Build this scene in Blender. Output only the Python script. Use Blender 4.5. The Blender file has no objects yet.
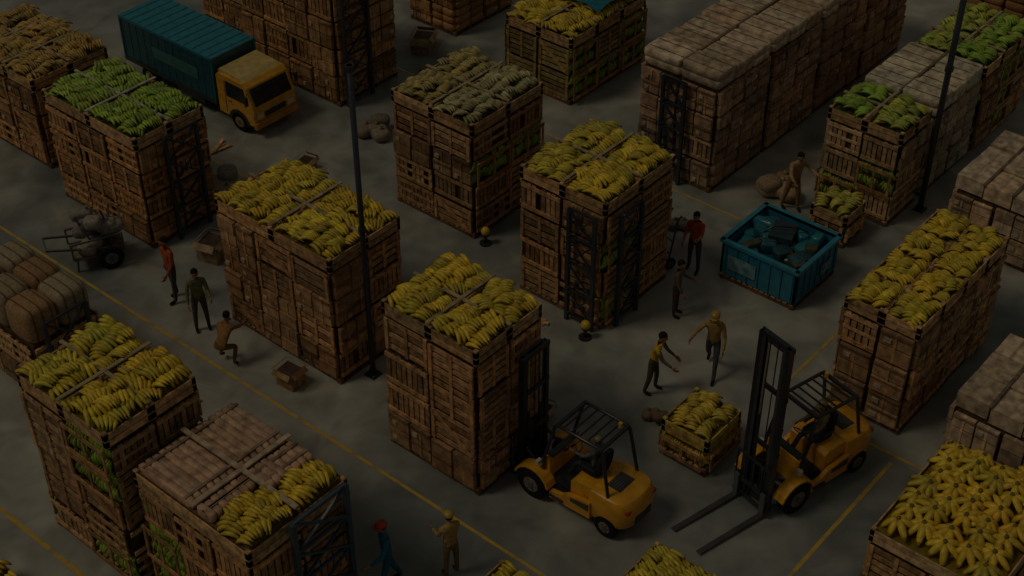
import bpy, math, random
import numpy as np
from mathutils import Vector, Matrix, Quaternion
random.seed(7); R=random.random
def U(a,b): return a+(b-a)*random.random()
sc=bpy.context.scene
sc.view_settings.view_transform='Standard'

# ------------------------------------------------------------------ materials
def mk(name,rough,metal=0.,nscale=6.,lo=.6,hi=1.25,bump=.0,spec=.5,stretch=(1,1,1)):
    m=bpy.data.materials.new(name); m.use_nodes=True; nt=m.node_tree; N=nt.nodes; L=nt.links
    b=N['Principled BSDF']; b.inputs['Roughness'].default_value=rough; b.inputs['Metallic'].default_value=metal
    b.inputs['Specular IOR Level'].default_value=spec
    a=N.new('ShaderNodeAttribute'); a.attribute_name='Col'
    tc=N.new('ShaderNodeTexCoord'); mp=N.new('ShaderNodeMapping'); mp.inputs['Scale'].default_value=stretch
    n=N.new('ShaderNodeTexNoise'); n.inputs['Scale'].default_value=nscale; n.inputs['Detail'].default_value=6
    L.new(tc.outputs['Object'],mp.inputs[0]); L.new(mp.outputs[0],n.inputs['Vector'])
    r=N.new('ShaderNodeMapRange'); r.inputs['From Min'].default_value=.3; r.inputs['From Max'].default_value=.7
    r.inputs['To Min'].default_value=lo; r.inputs['To Max'].default_value=hi
    L.new(n.outputs['Fac'],r.inputs['Value'])
    x=N.new('ShaderNodeVectorMath'); x.operation='SCALE'
    L.new(a.outputs['Color'],x.inputs[0]); L.new(r.outputs[0],x.inputs['Scale']); L.new(x.outputs[0],b.inputs['Base Color'])
    if bump:
        bp=N.new('ShaderNodeBump'); bp.inputs['Strength'].default_value=bump; bp.inputs['Distance'].default_value=.03
        L.new(n.outputs['Fac'],bp.inputs['Height']); L.new(bp.outputs[0],b.inputs['Normal'])
    return m
WOOD,BAN,PAINT,RUB,GLASS,CLOTH,SKIN,CHROME,PAPER=range(9)
MATS=[mk('weathered_wood',.7,0,7,.45,1.5,.4,.35),mk('banana_peel',.42,0,9,.7,1.2),mk('painted_steel',.33,0,4,.75,1.15),
 mk('rubber',.85,0,10,.8,1.2,0,.2),mk('dark_glass',.08,0,2,.9,1.1,0,.8),mk('cloth',.9,0,14,.7,1.2,.3,.2),mk('skin',.55,0,10,.9,1.1),
 mk('bare_steel',.3,.9,8,.7,1.2),mk('cardboard',.7,0,5,.5,1.4,.4,.35)]

# ------------------------------------------------------------------ mesh builder
class MB:
    def __init__(s): s.V=[];s.n=0;s.F=[];s.C=[];s.M=[];s.S=[];s.T=Matrix.Identity(4)
    def add(s,V,F,col,mat,smooth=False,fc=None):
        V=np.asarray(V,float)
        if s.T!=Matrix.Identity(4):
            A=np.array(s.T); V=V@A[:3,:3].T+A[:3,3]
        s.V.append(V); o=s.n; s.n+=len(V)
        for i,q in enumerate(F):
            s.F.append([k+o for k in q]); k=fc[i] if fc is not None else 1.
            s.C.append((col[0]*k,col[1]*k,col[2]*k) if not isinstance(k,tuple) else k); s.M.append(mat); s.S.append(smooth)
    def box(s,c,d,col,mat=WOOD,rz=0.,M=None,tap=1.):
        x,y,z=d[0]/2,d[1]/2,d[2]/2
        V=[(-x,-y,-z),(x,-y,-z),(x,y,-z),(-x,y,-z),(-x*tap,-y*tap,z),(x*tap,-y*tap,z),(x*tap,y*tap,z),(-x*tap,y*tap,z)]
        if M is not None: V=[M@Vector(v) for v in V]
        elif rz:
            a,b=math.cos(rz),math.sin(rz); V=[(a*v[0]-b*v[1],b*v[0]+a*v[1],v[2]) for v in V]
        V=[(v[0]+c[0],v[1]+c[1],v[2]+c[2]) for v in V]
        s.add(V,[(0,3,2,1),(4,5,6,7),(0,1,5,4),(1,2,6,5),(2,3,7,6),(3,0,4,7)],col,mat)
    def beam(s,a,b,w,h,col,mat=PAINT):
        a=Vector(a);b=Vector(b);d=b-a; q=d.to_track_quat('Z','Y' if abs(d.normalized().y)<.9 else 'X').to_matrix()
        s.box((a+b)/2,(w,h,d.length),col,mat,M=q)
    def tube(s,P,r,col,mat,n=8,smooth=True,cap=True,sq=1.):
        P=[Vector(p) for p in P]
        if not hasattr(r,'__len__'): r=[r]*len(P)
        V=[];F=[]
        ref=None
        for i,p in enumerate(P):
            t=(P[min(i+1,len(P)-1)]-P[max(i-1,0)]).normalized()
            if ref is None:
                ref=t.orthogonal().normalized() if abs(t.z)>.95 else t.cross(Vector((0,0,1))).normalized()
            u=(ref-t*ref.dot(t)).normalized(); ref=u; w=t.cross(u)
            for k in range(n):
                a=2*math.pi*k/n; V.append(p+u*math.cos(a)*r[i]+w*math.sin(a)*r[i]*sq)
        for i in range(len(P)-1):
            for k in range(n):
                F.append((i*n+k,i*n+(k+1)%n,(i+1)*n+(k+1)%n,(i+1)*n+k))
        if cap: F.append(tuple(range(n))[::-1]); F.append(tuple((len(P)-1)*n+k for k in range(n)))
        s.add(V,F,col,mat,smooth)
    def cyl(s,a,b,r,col,mat,n=16): s.tube([a,b],r,col,mat,n,smooth=False)
    def blob(s,c,d,col,mat=CLOTH,p=.6,nu=14,nv=9,rz=0.,M=None,jit=0.,fn=None):
        V=[];F=[]
        def pw(x): return math.copysign(abs(x)**p,x)
        for i in range(nv+1):
            ph=-math.pi/2+math.pi*i/nv
            for k in range(nu):
                a=2*math.pi*k/nu
                v=Vector((pw(math.cos(ph))*pw(math.cos(a))*d[0]/2,pw(math.cos(ph))*pw(math.sin(a))*d[1]/2,pw(math.sin(ph))*d[2]/2))
                if fn: v=Vector(fn(v))
                if jit: v*=1+U(-jit,jit)
                if M is not None: v=M@v
                if rz: v=Matrix.Rotation(rz,3,'Z')@v
                V.append(v+Vector(c))
        for i in range(nv):
            for k in range(nu): F.append((i*nu+k,i*nu+(k+1)%nu,(i+1)*nu+(k+1)%nu,(i+1)*nu+k))
        s.add(V,F,col,mat,True)
    def prism(s,prof,x0,x1,col,mat):
        n=len(prof); V=[(x0,y,z) for y,z in prof]+[(x1,y,z) for y,z in prof]
        F=[tuple(range(n))[::-1],tuple(range(n,2*n))]+[(i,(i+1)%n,n+(i+1)%n,n+i) for i in range(n)]
        s.add(V,F,col,mat)
    def loft(s,rings,col,mat,smooth=True):
        n=len(rings[0]); V=[p for r in rings for p in r]; F=[]
        for i in range(len(rings)-1):
            for k in range(n): F.append((i*n+k,i*n+(k+1)%n,(i+1)*n+(k+1)%n,(i+1)*n+k))
        F.append(tuple(range(n))[::-1]); F.append(tuple((len(rings)-1)*n+k for k in range(n)))
        s.add(V,F,col,mat,smooth)
    def build(s,name,parent=None,bevel=0.,loc=None,rz=0.):
        V=np.concatenate(s.V); me=bpy.data.meshes.new(name)
        me.from_pydata([tuple(v) for v in V],[],s.F)
        for m in MATS: me.materials.append(m)
        me.polygons.foreach_set('material_index',s.M); me.polygons.foreach_set('use_smooth',s.S)
        cnt=np.array([len(f) for f in s.F]); C=np.clip(np.array(s.C,float),0,1); C=np.repeat(np.c_[C,np.ones(len(C))],cnt,0)
        at=me.color_attributes.new('Col','FLOAT_COLOR','CORNER'); at.data.foreach_set('color',C.astype(np.float32).ravel())
        me.update()
        o=bpy.data.objects.new(name,me); bpy.context.collection.objects.link(o)
        if parent: o.parent=parent
        if loc is not None: o.location=loc
        o.rotation_euler[2]=rz
        if bevel:
            b=o.modifiers.new('bevel','BEVEL'); b.width=bevel; b.segments=2; b.limit_method='ANGLE'; b.angle_limit=.7
        return o
def empty(name,loc=(0,0,0),rz=0.):
    e=bpy.data.objects.new(name,None); e.empty_display_size=.3; bpy.context.collection.objects.link(e); e.location=loc; e.rotation_euler[2]=rz
    return e
def tint(c,a=.2):
    k=U(1-a,1+a); h=U(-.05,.05); return (c[0]*k*(1+h),c[1]*k,c[2]*k*(1-h))

# ------------------------------------------------------------------ bananas
def ban_template(n=6,m=5):
    V=[];F=[];fc=[]
    ts=[-1,-.82,-.45,0,.45,.82,1]; rr=[.28,.4,.95,1.05,.95,.6,.22]
    for t,r in zip(ts,rr):
        for k in range(m):
            a=2*math.pi*k/m+.3; V.append((t*.5,math.cos(a)*r,math.sin(a)*r,t*t))
    for i in range(len(ts)-1):
        for k in range(m):
            F.append((i*m+k,i*m+(k+1)%m,(i+1)*m+(k+1)%m,(i+1)*m+k)); fc.append(.55 if i==0 else (.45 if i==5 else 1.))
    F.append(tuple(range(m))[::-1]); fc.append(.25); F.append(tuple(6*m+k for k in range(m))); fc.append(.15)
    return np.array(V),F,fc
BT=ban_template()
def hand(mb,p,L,r,col,yaw,tilt,roll=0.,n=5,frame=None):
    V0,F,fc=BT
    base=Matrix.Rotation(yaw,3,'Z')@Matrix.Rotation(tilt,3,'Y')@Matrix.Rotation(roll,3,'X')
    if frame is not None: base=frame@base
    B=np.array(base); hc=tint(col,.2)
    for i in range(n):
        o=i-(n-1)/2; a=o*.13+U(-.05,.05); l=L*U(.85,1.1)
        V=np.empty((len(V0),3)); V[:,0]=V0[:,0]*l; V[:,1]=V0[:,1]*r; V[:,2]=V0[:,2]*r-V0[:,3]*l*.24
        V[:,0]+=l*.5
        ca,sa=math.cos(a),math.sin(a); X=V[:,0]*ca-V[:,1]*sa; Y=V[:,0]*sa+V[:,1]*ca
        V[:,0]=X-l*.5; V[:,1]=Y+o*r*1.25; V[:,2]+=-abs(o)*r*.3+U(-.012,.012)
        mb.add(V@B.T+np.array(p),F,tint(hc,.18),BAN,True,fc)
def tuft(mb,p,L,r,col,n=7):
    """bunch seen from the crown: fingers radiate outward and curve down"""
    V0,F,fc=BT; a0=U(0,6.28); tilt=np.array(Matrix.Rotation(U(-.3,.3),3,'X')@Matrix.Rotation(U(-.3,.3),3,'Y')); hc=tint(col,.12)
    for i in range(n):
        l=L*U(.85,1.1); a=a0+2*math.pi*i/n+U(-.12,.12)
        x=(V0[:,0]+.5)*l; V=np.empty((len(V0),3)); V[:,1]=V0[:,1]*r; V[:,2]=V0[:,2]*r-(x/l)**1.7*l*.5; V[:,0]=x*.8
        ca,sa=math.cos(a),math.sin(a); X=V[:,0]*ca-V[:,1]*sa; Y=V[:,0]*sa+V[:,1]*ca; V[:,0]=X;V[:,1]=Y
        mb.add(V@tilt.T+np.array(p),F,tint(hc,.14),BAN,True,fc)
    mb.tube([Vector(p)+Vector((0,0,-.03)),Vector(p)+Vector((0,0,.07))],[r*.8,r*.5],(.16,.13,.03),BAN,6)
def fill(mb,x0,x1,y0,y1,z,col,L=.46,r=.05,yaw=1.57,heap=.14,n=5,dens=1.,alt=None,tufts=False):
    W=x1-x0;D=y1-y0
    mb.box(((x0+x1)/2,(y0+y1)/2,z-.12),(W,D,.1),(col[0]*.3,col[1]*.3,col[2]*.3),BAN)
    sx=.30/dens; sy=.33/dens
    if abs(math.cos(yaw))>.7: sx,sy=sy,sx
    if tufts: sx=sy=.44/dens
    nx=max(1,round((W-.05)/sx)); ny=max(1,round((D-.05)/sy))
    for i in range(nx):
        for j in range(ny):
            u=(i+.5)/nx; v=(j+.5)/ny
            if tufts and j%2: u=min(1,u+.5/nx)
            h=heap*(1-(2*u-1)**2)**.5*(1-(2*v-1)**2)**.5
            x=x0+W*(.03+.94*u)+U(-.04,.04); y=y0+D*(.04+.92*v)+U(-.05,.05)
            c=col if alt is None or R()>.25 else alt
            if tufts: tuft(mb,(x,y,z+h+.14+U(-.03,.05)),L,r,c,random.choice((6,7,8))); continue
            tl=.12+U(-.35,.35)
            hand(mb,(x,y,z+h+U(-.03,.06)),L,r,c,yaw+U(-.4,.4)+(math.pi if R()<.35 else 0),tl,U(-.35,.35),n)
YEL=(.74,.53,.035); GRN=(.32,.46,.045)
BRN=(.40,.215,.09); DBR=(.18,.095,.045); TAN=(.53,.32,.15); STEEL=(.035,.045,.06)
CART=(.58,.44,.30)

# ------------------------------------------------------------------ pallet stacks
def pallet(mb,x0,x1,y0,y1,col=TAN):
    n=max(3,round((x1-x0)/.75)+1)
    for i in range(n):
        x=x0+.06+(x1-x0-.12)*i/(n-1); mb.box((x,(y0+y1)/2,.07),(.1,y1-y0,.1),tint(DBR))
    k=round((y1-y0)/.17)
    for j in range(k):
        y=y0+(j+.5)*(y1-y0)/k; mb.box(((x0+x1)/2,y,.135),(x1-x0,.12,.03),tint(col))
    for y in (y0+.06,(y0+y1)/2,y1-.06): mb.box(((x0+x1)/2,y,.011),(x1-x0,.12,.02),tint(DBR))
def facecell(mb,face,a0,a1,pl,z0,z1,kind,col):
    sg=-1 if face[0]=='-' else 1; ax=face[1]
    off=U(-.02,.05)
    def B(a,z,wa,wz,dep,out,c,mt=WOOD):
        p=pl+sg*(out+off)
        if ax=='x': mb.box((p,a,z),(dep,wa,wz),c,mt)
        else: mb.box((a,p,z),(wa,dep,wz),c,mt)
    W=a1-a0;H=z1-z0; am=(a0+a1)/2; zm=(z0+z1)/2
    if kind=='slat_v':
        n=max(3,round(W/.15))
        for i in range(n):
            if R()<.06: continue
            B(a0+(i+.5)*W/n,zm+U(-.02,.02),W/n*.76,H*.95,.03,.0+U(0,.015),tint(col,.4))
        lc=(col[0]*1.35,col[1]*1.3,col[2]*1.2)
        for z in (z0+.08,z1-.08): B(am,z,W*.98,.1,.035,.035,tint(lc,.2))
        if R()<.5: B(am,zm,W*.98,.07,.03,.03,tint(lc,.25))
    elif kind=='slat_h':
        n=max(3,round(H/.17)); lc=(col[0]*1.3,col[1]*1.25,col[2]*1.15)
        for i in range(n): B(am+U(-.02,.02),z0+(i+.5)*H/n,W*.97,H/n*.68,.03,.0+U(0,.015),tint(col,.4))
        for a in (a0+.06,a1-.06): B(a,zm,.09,H*.98,.04,.032,tint(lc,.2))
        if R()<.6: B(am,zm,.08,H*.98,.03,.03,tint(lc,.25))
        elif R()<.6:
            P=(lambda a,z:(pl+sg*(off+.045),a,z)) if ax=='x' else (lambda a,z:(a,pl+sg*(off+.045),z))
            mb.beam(P(a0+.08,z0+.05),P(a1-.08,z1-.05),.035,.09,tint(lc,.2),WOOD)
    elif kind=='carton':
        n=max(1,round(W/.6)); k=max(1,round(H/.42))
        for i in range(n):
            for j in range(k):
                c=tint(col,.32)
                a=a0+(i+.5)*W/n; z=z0+(j+.5)*H/k
                B(a,z,W/n*.92,H/k*.9,.1,.0+U(0,.05),c,PAPER)
                B(a,z,.05,H/k*.91,.1,.03,(c[0]*1.4,c[1]*1.35,c[2]*1.2),PAPER)
                if R()<.5: B(a+W/n*.22,z-.03,W/n*.2,H/k*.25,.1,.055,(.5,.42,.3),PAPER)
                if R()<.5: B(a,z+H/k*.35,W/n*.9,.035,.1,.055,tint((c[0]*.5,c[1]*.5,c[2]*.5)),PAPER)
    elif kind=='sack':
        n=max(1,round(W/.55)); k=max(1,round(H/.3))
        for i in range(n):
            for j in range(k):
                a=a0+(i+.5)*W/n; z=z0+(j+.5)*H/k; p=pl-sg*.06
                c=(p,a,z) if ax=='x' else (a,p,z); d=(.34,W/n*1.02,H/k*1.05) if ax=='x' else (W/n*1.02,.34,H/k*1.05)
                mb.blob(c,d,tint(col,.25),CLOTH,.5,12,8,jit=.02)
    elif kind=='bananas':
        n=max(1,round(W/.3)); k=max(1,round(H/.34))
        out=Vector((sg,0,0)) if ax=='x' else Vector((0,sg,0))
        zc=Vector((0,0,-1)); fr=Matrix((zc,out.cross(zc),out)).transposed()
        for i in range(n):
            for j in range(k):
                a=a0+(i+.5)*W/n+U(-.03,.03); z=z0+(j+.5)*H/k; p=pl
                c=(p,a,z) if ax=='x' else (a,p,z)
                hand(mb,c,.4,.042,tint(col,.25),U(-.4,.4),U(-.2,.2),U(-.3,.3),5,fr)
        for i in range(max(2,round(W/.55))+1):
            B(a0+.04+(W-.08)*i/max(2,round(W/.55)),zm,.07,H,.03,.09,tint(BRN,.3))
        for z in (z0+.05,z1-.05): B(am,z,W,.09,.03,.1,tint(BRN,.3))
def rackframe(mb,face,a0,a1,pl,z0,z1,col=STEEL,w=.09):
    sg=-1 if face[0]=='-' else 1; ax=face[1]; p=pl+sg*.19
    def P(a,z,e=0): return (p+sg*e,a,z) if ax=='x' else (a,p+sg*e,z)
    for a in (a0,a1): mb.beam(P(a,0.0),P(a,z1),w,w,col)
    k=max(2,round((z1-z0)/.8))
    for i in range(k+1):
        z=z0+(z1-z0)*i/k; mb.beam(P(a0,z),P(a1,z),w*.6,w*.6,tint(col,.3))
        if i<k:
            z2=z0+(z1-z0)*(i+1)/k
            mb.beam(P(a0,z,.02),P(a1,z2,.02),w*.5,w*.5,tint(col,.3)); mb.beam(P(a1,z,.04),P(a0,z2,.04),w*.5,w*.5,tint(col,.3))
def body(mb,x0,x1,y0,y1,z0,z1,kinds,col,cell=1.15,tier=.8,fk=None):
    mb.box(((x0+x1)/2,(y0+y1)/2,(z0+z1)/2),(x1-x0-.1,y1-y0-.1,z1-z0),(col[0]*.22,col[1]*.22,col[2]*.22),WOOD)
    nt=max(1,round((z1-z0)/tier)); nx=max(1,round((x1-x0)/cell)); ny=max(1,round((y1-y0)/cell))
    for t in range(nt):
        za=z0+(z1-z0)*t/nt; zb=z0+(z1-z0)*(t+1)/nt-.04
        for f,n,a0,a1,pl in (('-x',ny,y0,y1,x0),('+x',ny,y0,y1,x1),('-y',nx,x0,x1,y0),('+y',nx,x0,x1,y1)):
            for i in range(n):
                b0=a0+(a1-a0)*i/n+.025; b1=a0+(a1-a0)*(i+1)/n-.025
                kk=kinds
                if fk and (f in fk): kk=fk[f]
                kd=random.choice(kk); c=tint(col,.25)
                if kd=='green': facecell(mb,f,b0,b1,pl,za,zb,'bananas',GRN)
                elif kd=='yellow': facecell(mb,f,b0,b1,pl,za,zb,'bananas',YEL)
                else: facecell(mb,f,b0,b1,pl,za,zb,kd,c)
def opencrate(mb,x0,x1,y0,y1,z0,z1,col,posts=True):
    for k in range(2):
        za=z0+(z1-z0)*k/2; h=(z1-z0)/2*.84; zc=za+(z1-z0)/4
        for y in (y0,y1): mb.box(((x0+x1)/2,y,zc),(x1-x0+.03,.03,h),tint(col,.25))
        for x in (x0,x1): mb.box((x,(y0+y1)/2,zc),(.03,y1-y0,h),tint(col,.25))
    for x in (x0+.03,x1-.03):
        for y in (y0+.03,y1-.03): mb.box((x,y,(z0+z1)/2+.01),(.09,.09,z1-z0+.03),tint(col,.3))
    mb.box(((x0+x1)/2,(y0+y1)/2,z0+.03),(x1-x0,y1-y0,.04),DBR)
def banana_stack(name,x0,x1,y0,y1,H,col=YEL,kinds=('slat_v','slat_h','carton'),nx=2,ny=2,wood=BRN,yaw=1.57,L=.44,r=.048,heap=.26,fk=None,frame=None,alt=None,strap=(.42,.33,.19),dens=1.1,n=5,tufts=False,yj=.35,rim=TAN):
    cx,cy=(x0+x1)/2,(y0+y1)/2; e=empty(name,(cx,cy,0))
    mb=MB(); mb.T=Matrix.Translation((-cx,-cy,0))
    pallet(mb,x0,x1,y0,y1)
    zt=H-.42; 
    if zt>.5: body(mb,x0+.03,x1-.03,y0+.03,y1-.03,.16,zt,kinds,wood,fk=fk)
    else: zt=.16
    bb=MB(); bb.T=mb.T
    W=(x1-x0)/nx; D=(y1-y0)/ny
    for i in range(nx):
        for j in range(ny):
            a0,a1,b0,b1=x0+W*i-.0+.02,x0+W*(i+1)-.02,y0+D*j+.02,y0+D*(j+1)-.02
            opencrate(mb,a0,a1,b0,b1,zt,H-.08,tint(rim,.15))
            c=col[(i*ny+j)%len(col)] if isinstance(col,list) else col
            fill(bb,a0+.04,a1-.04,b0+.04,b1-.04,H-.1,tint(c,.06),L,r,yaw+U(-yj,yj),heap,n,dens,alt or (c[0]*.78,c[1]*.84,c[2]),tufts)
    if strap:
        for i in range(1,nx): mb.box((x0+W*i,cy,H+.03),(.08,y1-y0+.04,.03),strap,PAPER)
        for j in range(1,ny): mb.box((cx,y0+D*j,H+.035),(x1-x0+.04,.08,.03),strap,PAPER)
    if frame:
        for fr in frame: rackframe(mb,*fr)
    mb.build('crates',e); bb.build('bananas',e)
    return e
def carton_stack(name,x0,x1,y0,y1,H,col=CART,body_col=BRN,kinds=('carton','sack'),seg=(2,2),soft=True,frame=None,fk=None):
    cx,cy=(x0+x1)/2,(y0+y1)/2; e=empty(name,(cx,cy,0))
    mb=MB(); mb.T=Matrix.Translation((-cx,-cy,0))
    pallet(mb,x0,x1,y0,y1); zt=H-.44
    body(mb,x0+.03,x1-.03,y0+.03,y1-.03,.16,zt,kinds,body_col,fk=fk)
    W=(x1-x0)/seg[0]; D=(y1-y0)/seg[1]
    for i in range(seg[0]):
        for j in range(seg[1]):
            c=(x0+W*(i+.5),y0+D*(j+.5),H-.19+U(-.04,.04))
            if soft:
                cc=tint(col,.2)
                for q in range(2): mb.blob((c[0]+U(-.02,.02),c[1]+U(-.02,.02),c[2]-.12+q*.22),(W*1.0,D*1.0,.25),tint(cc,.12),PAPER,.2,20,8,jit=.006)
                for q in (-.25,.25): mb.box((c[0]+q*W,c[1],c[2]+.228),(.03,D*.9,.012),(.22,.15,.09),PAPER)
            else:
                mb.box(c,(W*.95,D*.95,.4),tint(col,.22),PAPER,rz=U(-.03,.03))
                mb.box((c[0],c[1],c[2]+.2),(W*.96,.06,.012),(.5,.38,.24),PAPER)
    for j in range(1,seg[1]): mb.box((cx,y0+D*j,H+.04),(x1-x0+.06,.07,.03),(.2,.14,.09),PAPER)
    if frame:
        for fr in frame: rackframe(mb,*fr)
    mb.build('cartons',e); return e

banana_stack('banana_crate_stack',-4.2,-1.7,13.4,17.2,2.9,(.52,.34,.08),nx=2,ny=3)
banana_stack('green_banana_crate_stack',-4.75,-2.55,8.2,12.0,3.4,[GRN,(.38,.50,.06)],kinds=('slat_v','carton','slat_h'),frame=[('-y',-4.0,-3.0,8.2,.2,3.1)],strap=(.46,.44,.34))
banana_stack('banana_crate_stack',3.4,5.9,9.6,13.7,4.1,(.42,.32,.10),kinds=('slat_v','carton'),frame=[('-y',3.6,4.6,9.6,.2,3.9)])
banana_stack('banana_crate_stack',4.6,6.6,15.0,17.2,1.5,(.52,.30,.08),kinds=('slat_v','carton'))
banana_stack('banana_crate_stack',.95,3.75,2.1,4.9,3.55,[(.46,.40,.18),(.48,.38,.12)],kinds=('slat_v','carton','slat_h','carton'),wood=(.34,.20,.10),L=.36,r=.045,fk={'-y':('slat_v','green','slat_h')})
banana_stack('banana_crate_stack',7.9,11.6,4.4,6.9,2.3,YEL,kinds=('green','slat_h'),nx=3,ny=2,wood=(.28,.20,.08))
carton_stack('carton_stack',8.9,11.7,9.9,11.9,3.0,BRN,BRN,seg=(3,2))
for i,(a,b) in enumerate([(6.7,9.3),(9.4,12.0),(12.1,14.7),(14.8,17.4)]):
    carton_stack('carton_stack',a,b,-1.4,1.05,3.6,CART,(.43,.27,.16),('sack','carton','carton'),(3,2),fk={'-x':('carton','slat_v')},frame=[('-x',-.5,.2,6.7,.2,3.2)] if i==0 else None)
banana_stack('green_banana_crate_stack',8.4,10.0,-5.9,-3.75,2.96,[(.50,.54,.07),GRN],kinds=('slat_v','carton','green'),wood=(.46,.31,.17),nx=2,ny=2)
carton_stack('wrapped_bale_stack',10.3,13.0,-5.9,-3.7,2.9,(.62,.54,.39),(.46,.36,.24),('sack','carton'),(3,2))
banana_stack('banana_crate_stack',13.2,16.4,-5.9,-3.7,2.8,[GRN,(.46,.50,.07)],kinds=('green','carton'),nx=3,ny=2)
carton_stack('carton_stack',18,21,-5.6,-2.9,3.2,CART,BRN)
carton_stack('carton_stack',8.9,11.7,-9.6,-7.3,2.0,(.58,.43,.29),(.48,.32,.2),('carton',),(3,3),False)
banana_stack('banana_crate_stack',1.45,5.7,-10.0,-8.2,3.15,YEL,kinds=('carton','carton','slat_v'),nx=4,ny=2,wood=(.42,.245,.12),L=.38,r=.045,heap=.14,strap=None,dens=1.15,yj=.15)
carton_stack('carton_stack',1.6,4.2,-13.3,-11.0,1.78,(.58,.45,.31),(.48,.33,.21),('carton',),(3,3),False)
banana_stack('banana_crate_stack',-2.7,.6,-14.0,-11.4,1.5,(.78,.54,.04),nx=1,ny=1,L=.48,r=.078,heap=.15,strap=None,dens=.92,tufts=True)
banana_stack('banana_crate_stack',.12,2.85,-2.7,-.15,3.75,[YEL,(.68,.53,.045)],kinds=('slat_v','slat_h','carton'),wood=(.37,.205,.095),frame=[('-x',-2.55,-1.8,.12,.2,3.3),('-y',.5,1.3,-2.7,.2,3.3)],fk={'-y':('green','slat_v','slat_h')})
banana_stack('banana_crate_stack',-5.35,-3.12,.68,4.45,3.65,YEL,kinds=('slat_v','carton','slat_h','carton'),wood=(.42,.23,.11))
banana_stack('banana_crate_stack',-5.95,-3.9,-4.1,-1.5,4.06,YEL,kinds=('slat_v','carton','slat_h'),wood=(.42,.23,.11))
banana_stack('banana_crate_stack',-12.2,-10.05,-.6,2.1,4.24,[YEL,(.70,.55,.04)],kinds=('green','slat_h','slat_v'),wood=(.34,.20,.10),fk={'-x':('green','slat_v','slat_h')})
def wrapped():
    x0,x1,y0,y1,H=-11.9,-9.5,-4.0,-.85,3.35
    e=empty('wrapped_carton_stack',((x0+x1)/2,(y0+y1)/2,0)); mb=MB(); mb.T=Matrix.Translation((-(x0+x1)/2,-(y0+y1)/2,0)); bb=MB(); bb.T=mb.T
    pallet(mb,x0,x1,y0,y1); body(mb,x0+.03,x1-.03,y0+.03,y1-.03,.16,H-.5,('slat_v','green','slat_h'),BRN)
    opencrate(mb,x0,x1,y0,y1,H-.5,H-.12,TAN)
    mb.box(((x0+x1)/2,(y0+y1)/2,H-.3),(x1-x0-.1,y1-y0-.1,.3),DBR)
    PNK=(.52,.33,.21)
    ym=(y0+y1)/2-.1; xm=(x0+x1)/2
    for (a0,a1,b0,b1) in ((x0+.05,xm-.05,ym+.05,y1-.05),(xm+.05,x1-.05,ym+.05,y1-.05),(xm+.05,x1-.05,y0+.75,ym-.05),(x0+.05,xm-.05,y0+1.0,ym-.05)):
        n=7
        for i in range(n):
            x=a0+(i+.5)*(a1-a0)/n
            mb.blob((x,(b0+b1)/2,H-.05+U(-.02,.02)),((a1-a0)/n*1.04,b1-b0,.24),tint(PNK,.2),PAPER,.4,10,7)
        mb.box(((a0+a1)/2,b0+.2,H+.07),(a1-a0,.06,.02),(.3,.2,.14),PAPER); mb.box(((a0+a1)/2,b1-.2,H+.07),(a1-a0,.06,.02),(.3,.2,.14),PAPER)
    mb.box((xm,(y0+y1)/2,H+.08),(.1,y1-y0,.04),(.5,.38,.26),PAPER); mb.box(((x0+x1)/2,ym,H+.085),(x1-x0,.1,.04),(.5,.38,.26),PAPER)
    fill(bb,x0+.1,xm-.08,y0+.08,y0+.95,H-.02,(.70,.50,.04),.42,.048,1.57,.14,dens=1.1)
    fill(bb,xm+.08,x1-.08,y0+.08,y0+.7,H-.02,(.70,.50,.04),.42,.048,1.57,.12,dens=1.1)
    rackframe(mb,'-y',x0+.9,x0+2.2,y0,.2,H,(.05,.08,.12),.1)
    mb.build('crates',e); bb.build('bananas',e)
wrapped()
def balestack(name,x0,x1,y0,y1,H,col,top):
    cx,cy=(x0+x1)/2,(y0+y1)/2; e=empty(name,(cx,cy,0)); mb=MB(); mb.T=Matrix.Translation((-cx,-cy,0)); pallet(mb,x0,x1,y0,y1)
    body(mb,x0,x1,y0,y1,.16,H-.9,('slat_v','carton','slat_h'),col)
    for i in range(2):
        for j in range(3):
            ax=x0+(x1-x0)*(i+.5)/2; ay=y0+(y1-y0)*(j+.5)/3; W=(x1-x0)/2; Dy=(y1-y0)/3
            c=tint(top if (i+j)%2 else col,.2)
            mb.blob((ax,ay,H-.48),(W*1.0,Dy*1.02,.95),c,CLOTH,.42,18,10,jit=.01)
            for q in (-.28,0,.28):
                mb.blob((ax+q*W,ay,H-.48),(.05,Dy*1.05,.98),(c[0]*.45,c[1]*.45,c[2]*.45),CLOTH,.42,14,10)
    rackframe(mb,'-y',x0+.3,x1-.3,y0,.2,H-.3)
    mb.build('bales',e)
balestack('bale_stack',-10.1,-8.4,5.4,8.2,2.5,(.40,.24,.12),(.42,.32,.20))
balestack('bale_stack',-11.2,-9.4,9.2,12.0,2.2,(.34,.25,.16),(.42,.36,.27))

def crate(name,x0,x1,y0,y1,H,col=YEL,wood=TAN,L=.4,r=.045,heap=.2,**k):
    return banana_stack(name,x0,x1,y0,y1,H,col,kinds=k.pop('kinds',('slat_h',)),nx=1,ny=1,wood=wood,L=L,r=r,heap=heap,strap=None,**k)
crate('banana_crate',6.8,7.8,-5.5,-4.45,1.06,(.54,.48,.08))
crate('banana_crate',-2.4,-1.1,-7.45,-6.25,1.1,(.70,.49,.05),wood=(.58,.39,.07),kinds=('yellow',),rim=(.5,.34,.08))
crate('banana_crate',-6.8,-5.3,-9.75,-8.2,1.05,(.70,.54,.05))
crate('banana_crate',-8.75,-7.6,-7.35,-6.15,1.0)
crate('banana_crate',-15.2,-13.9,.5,1.9,1.0)

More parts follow.
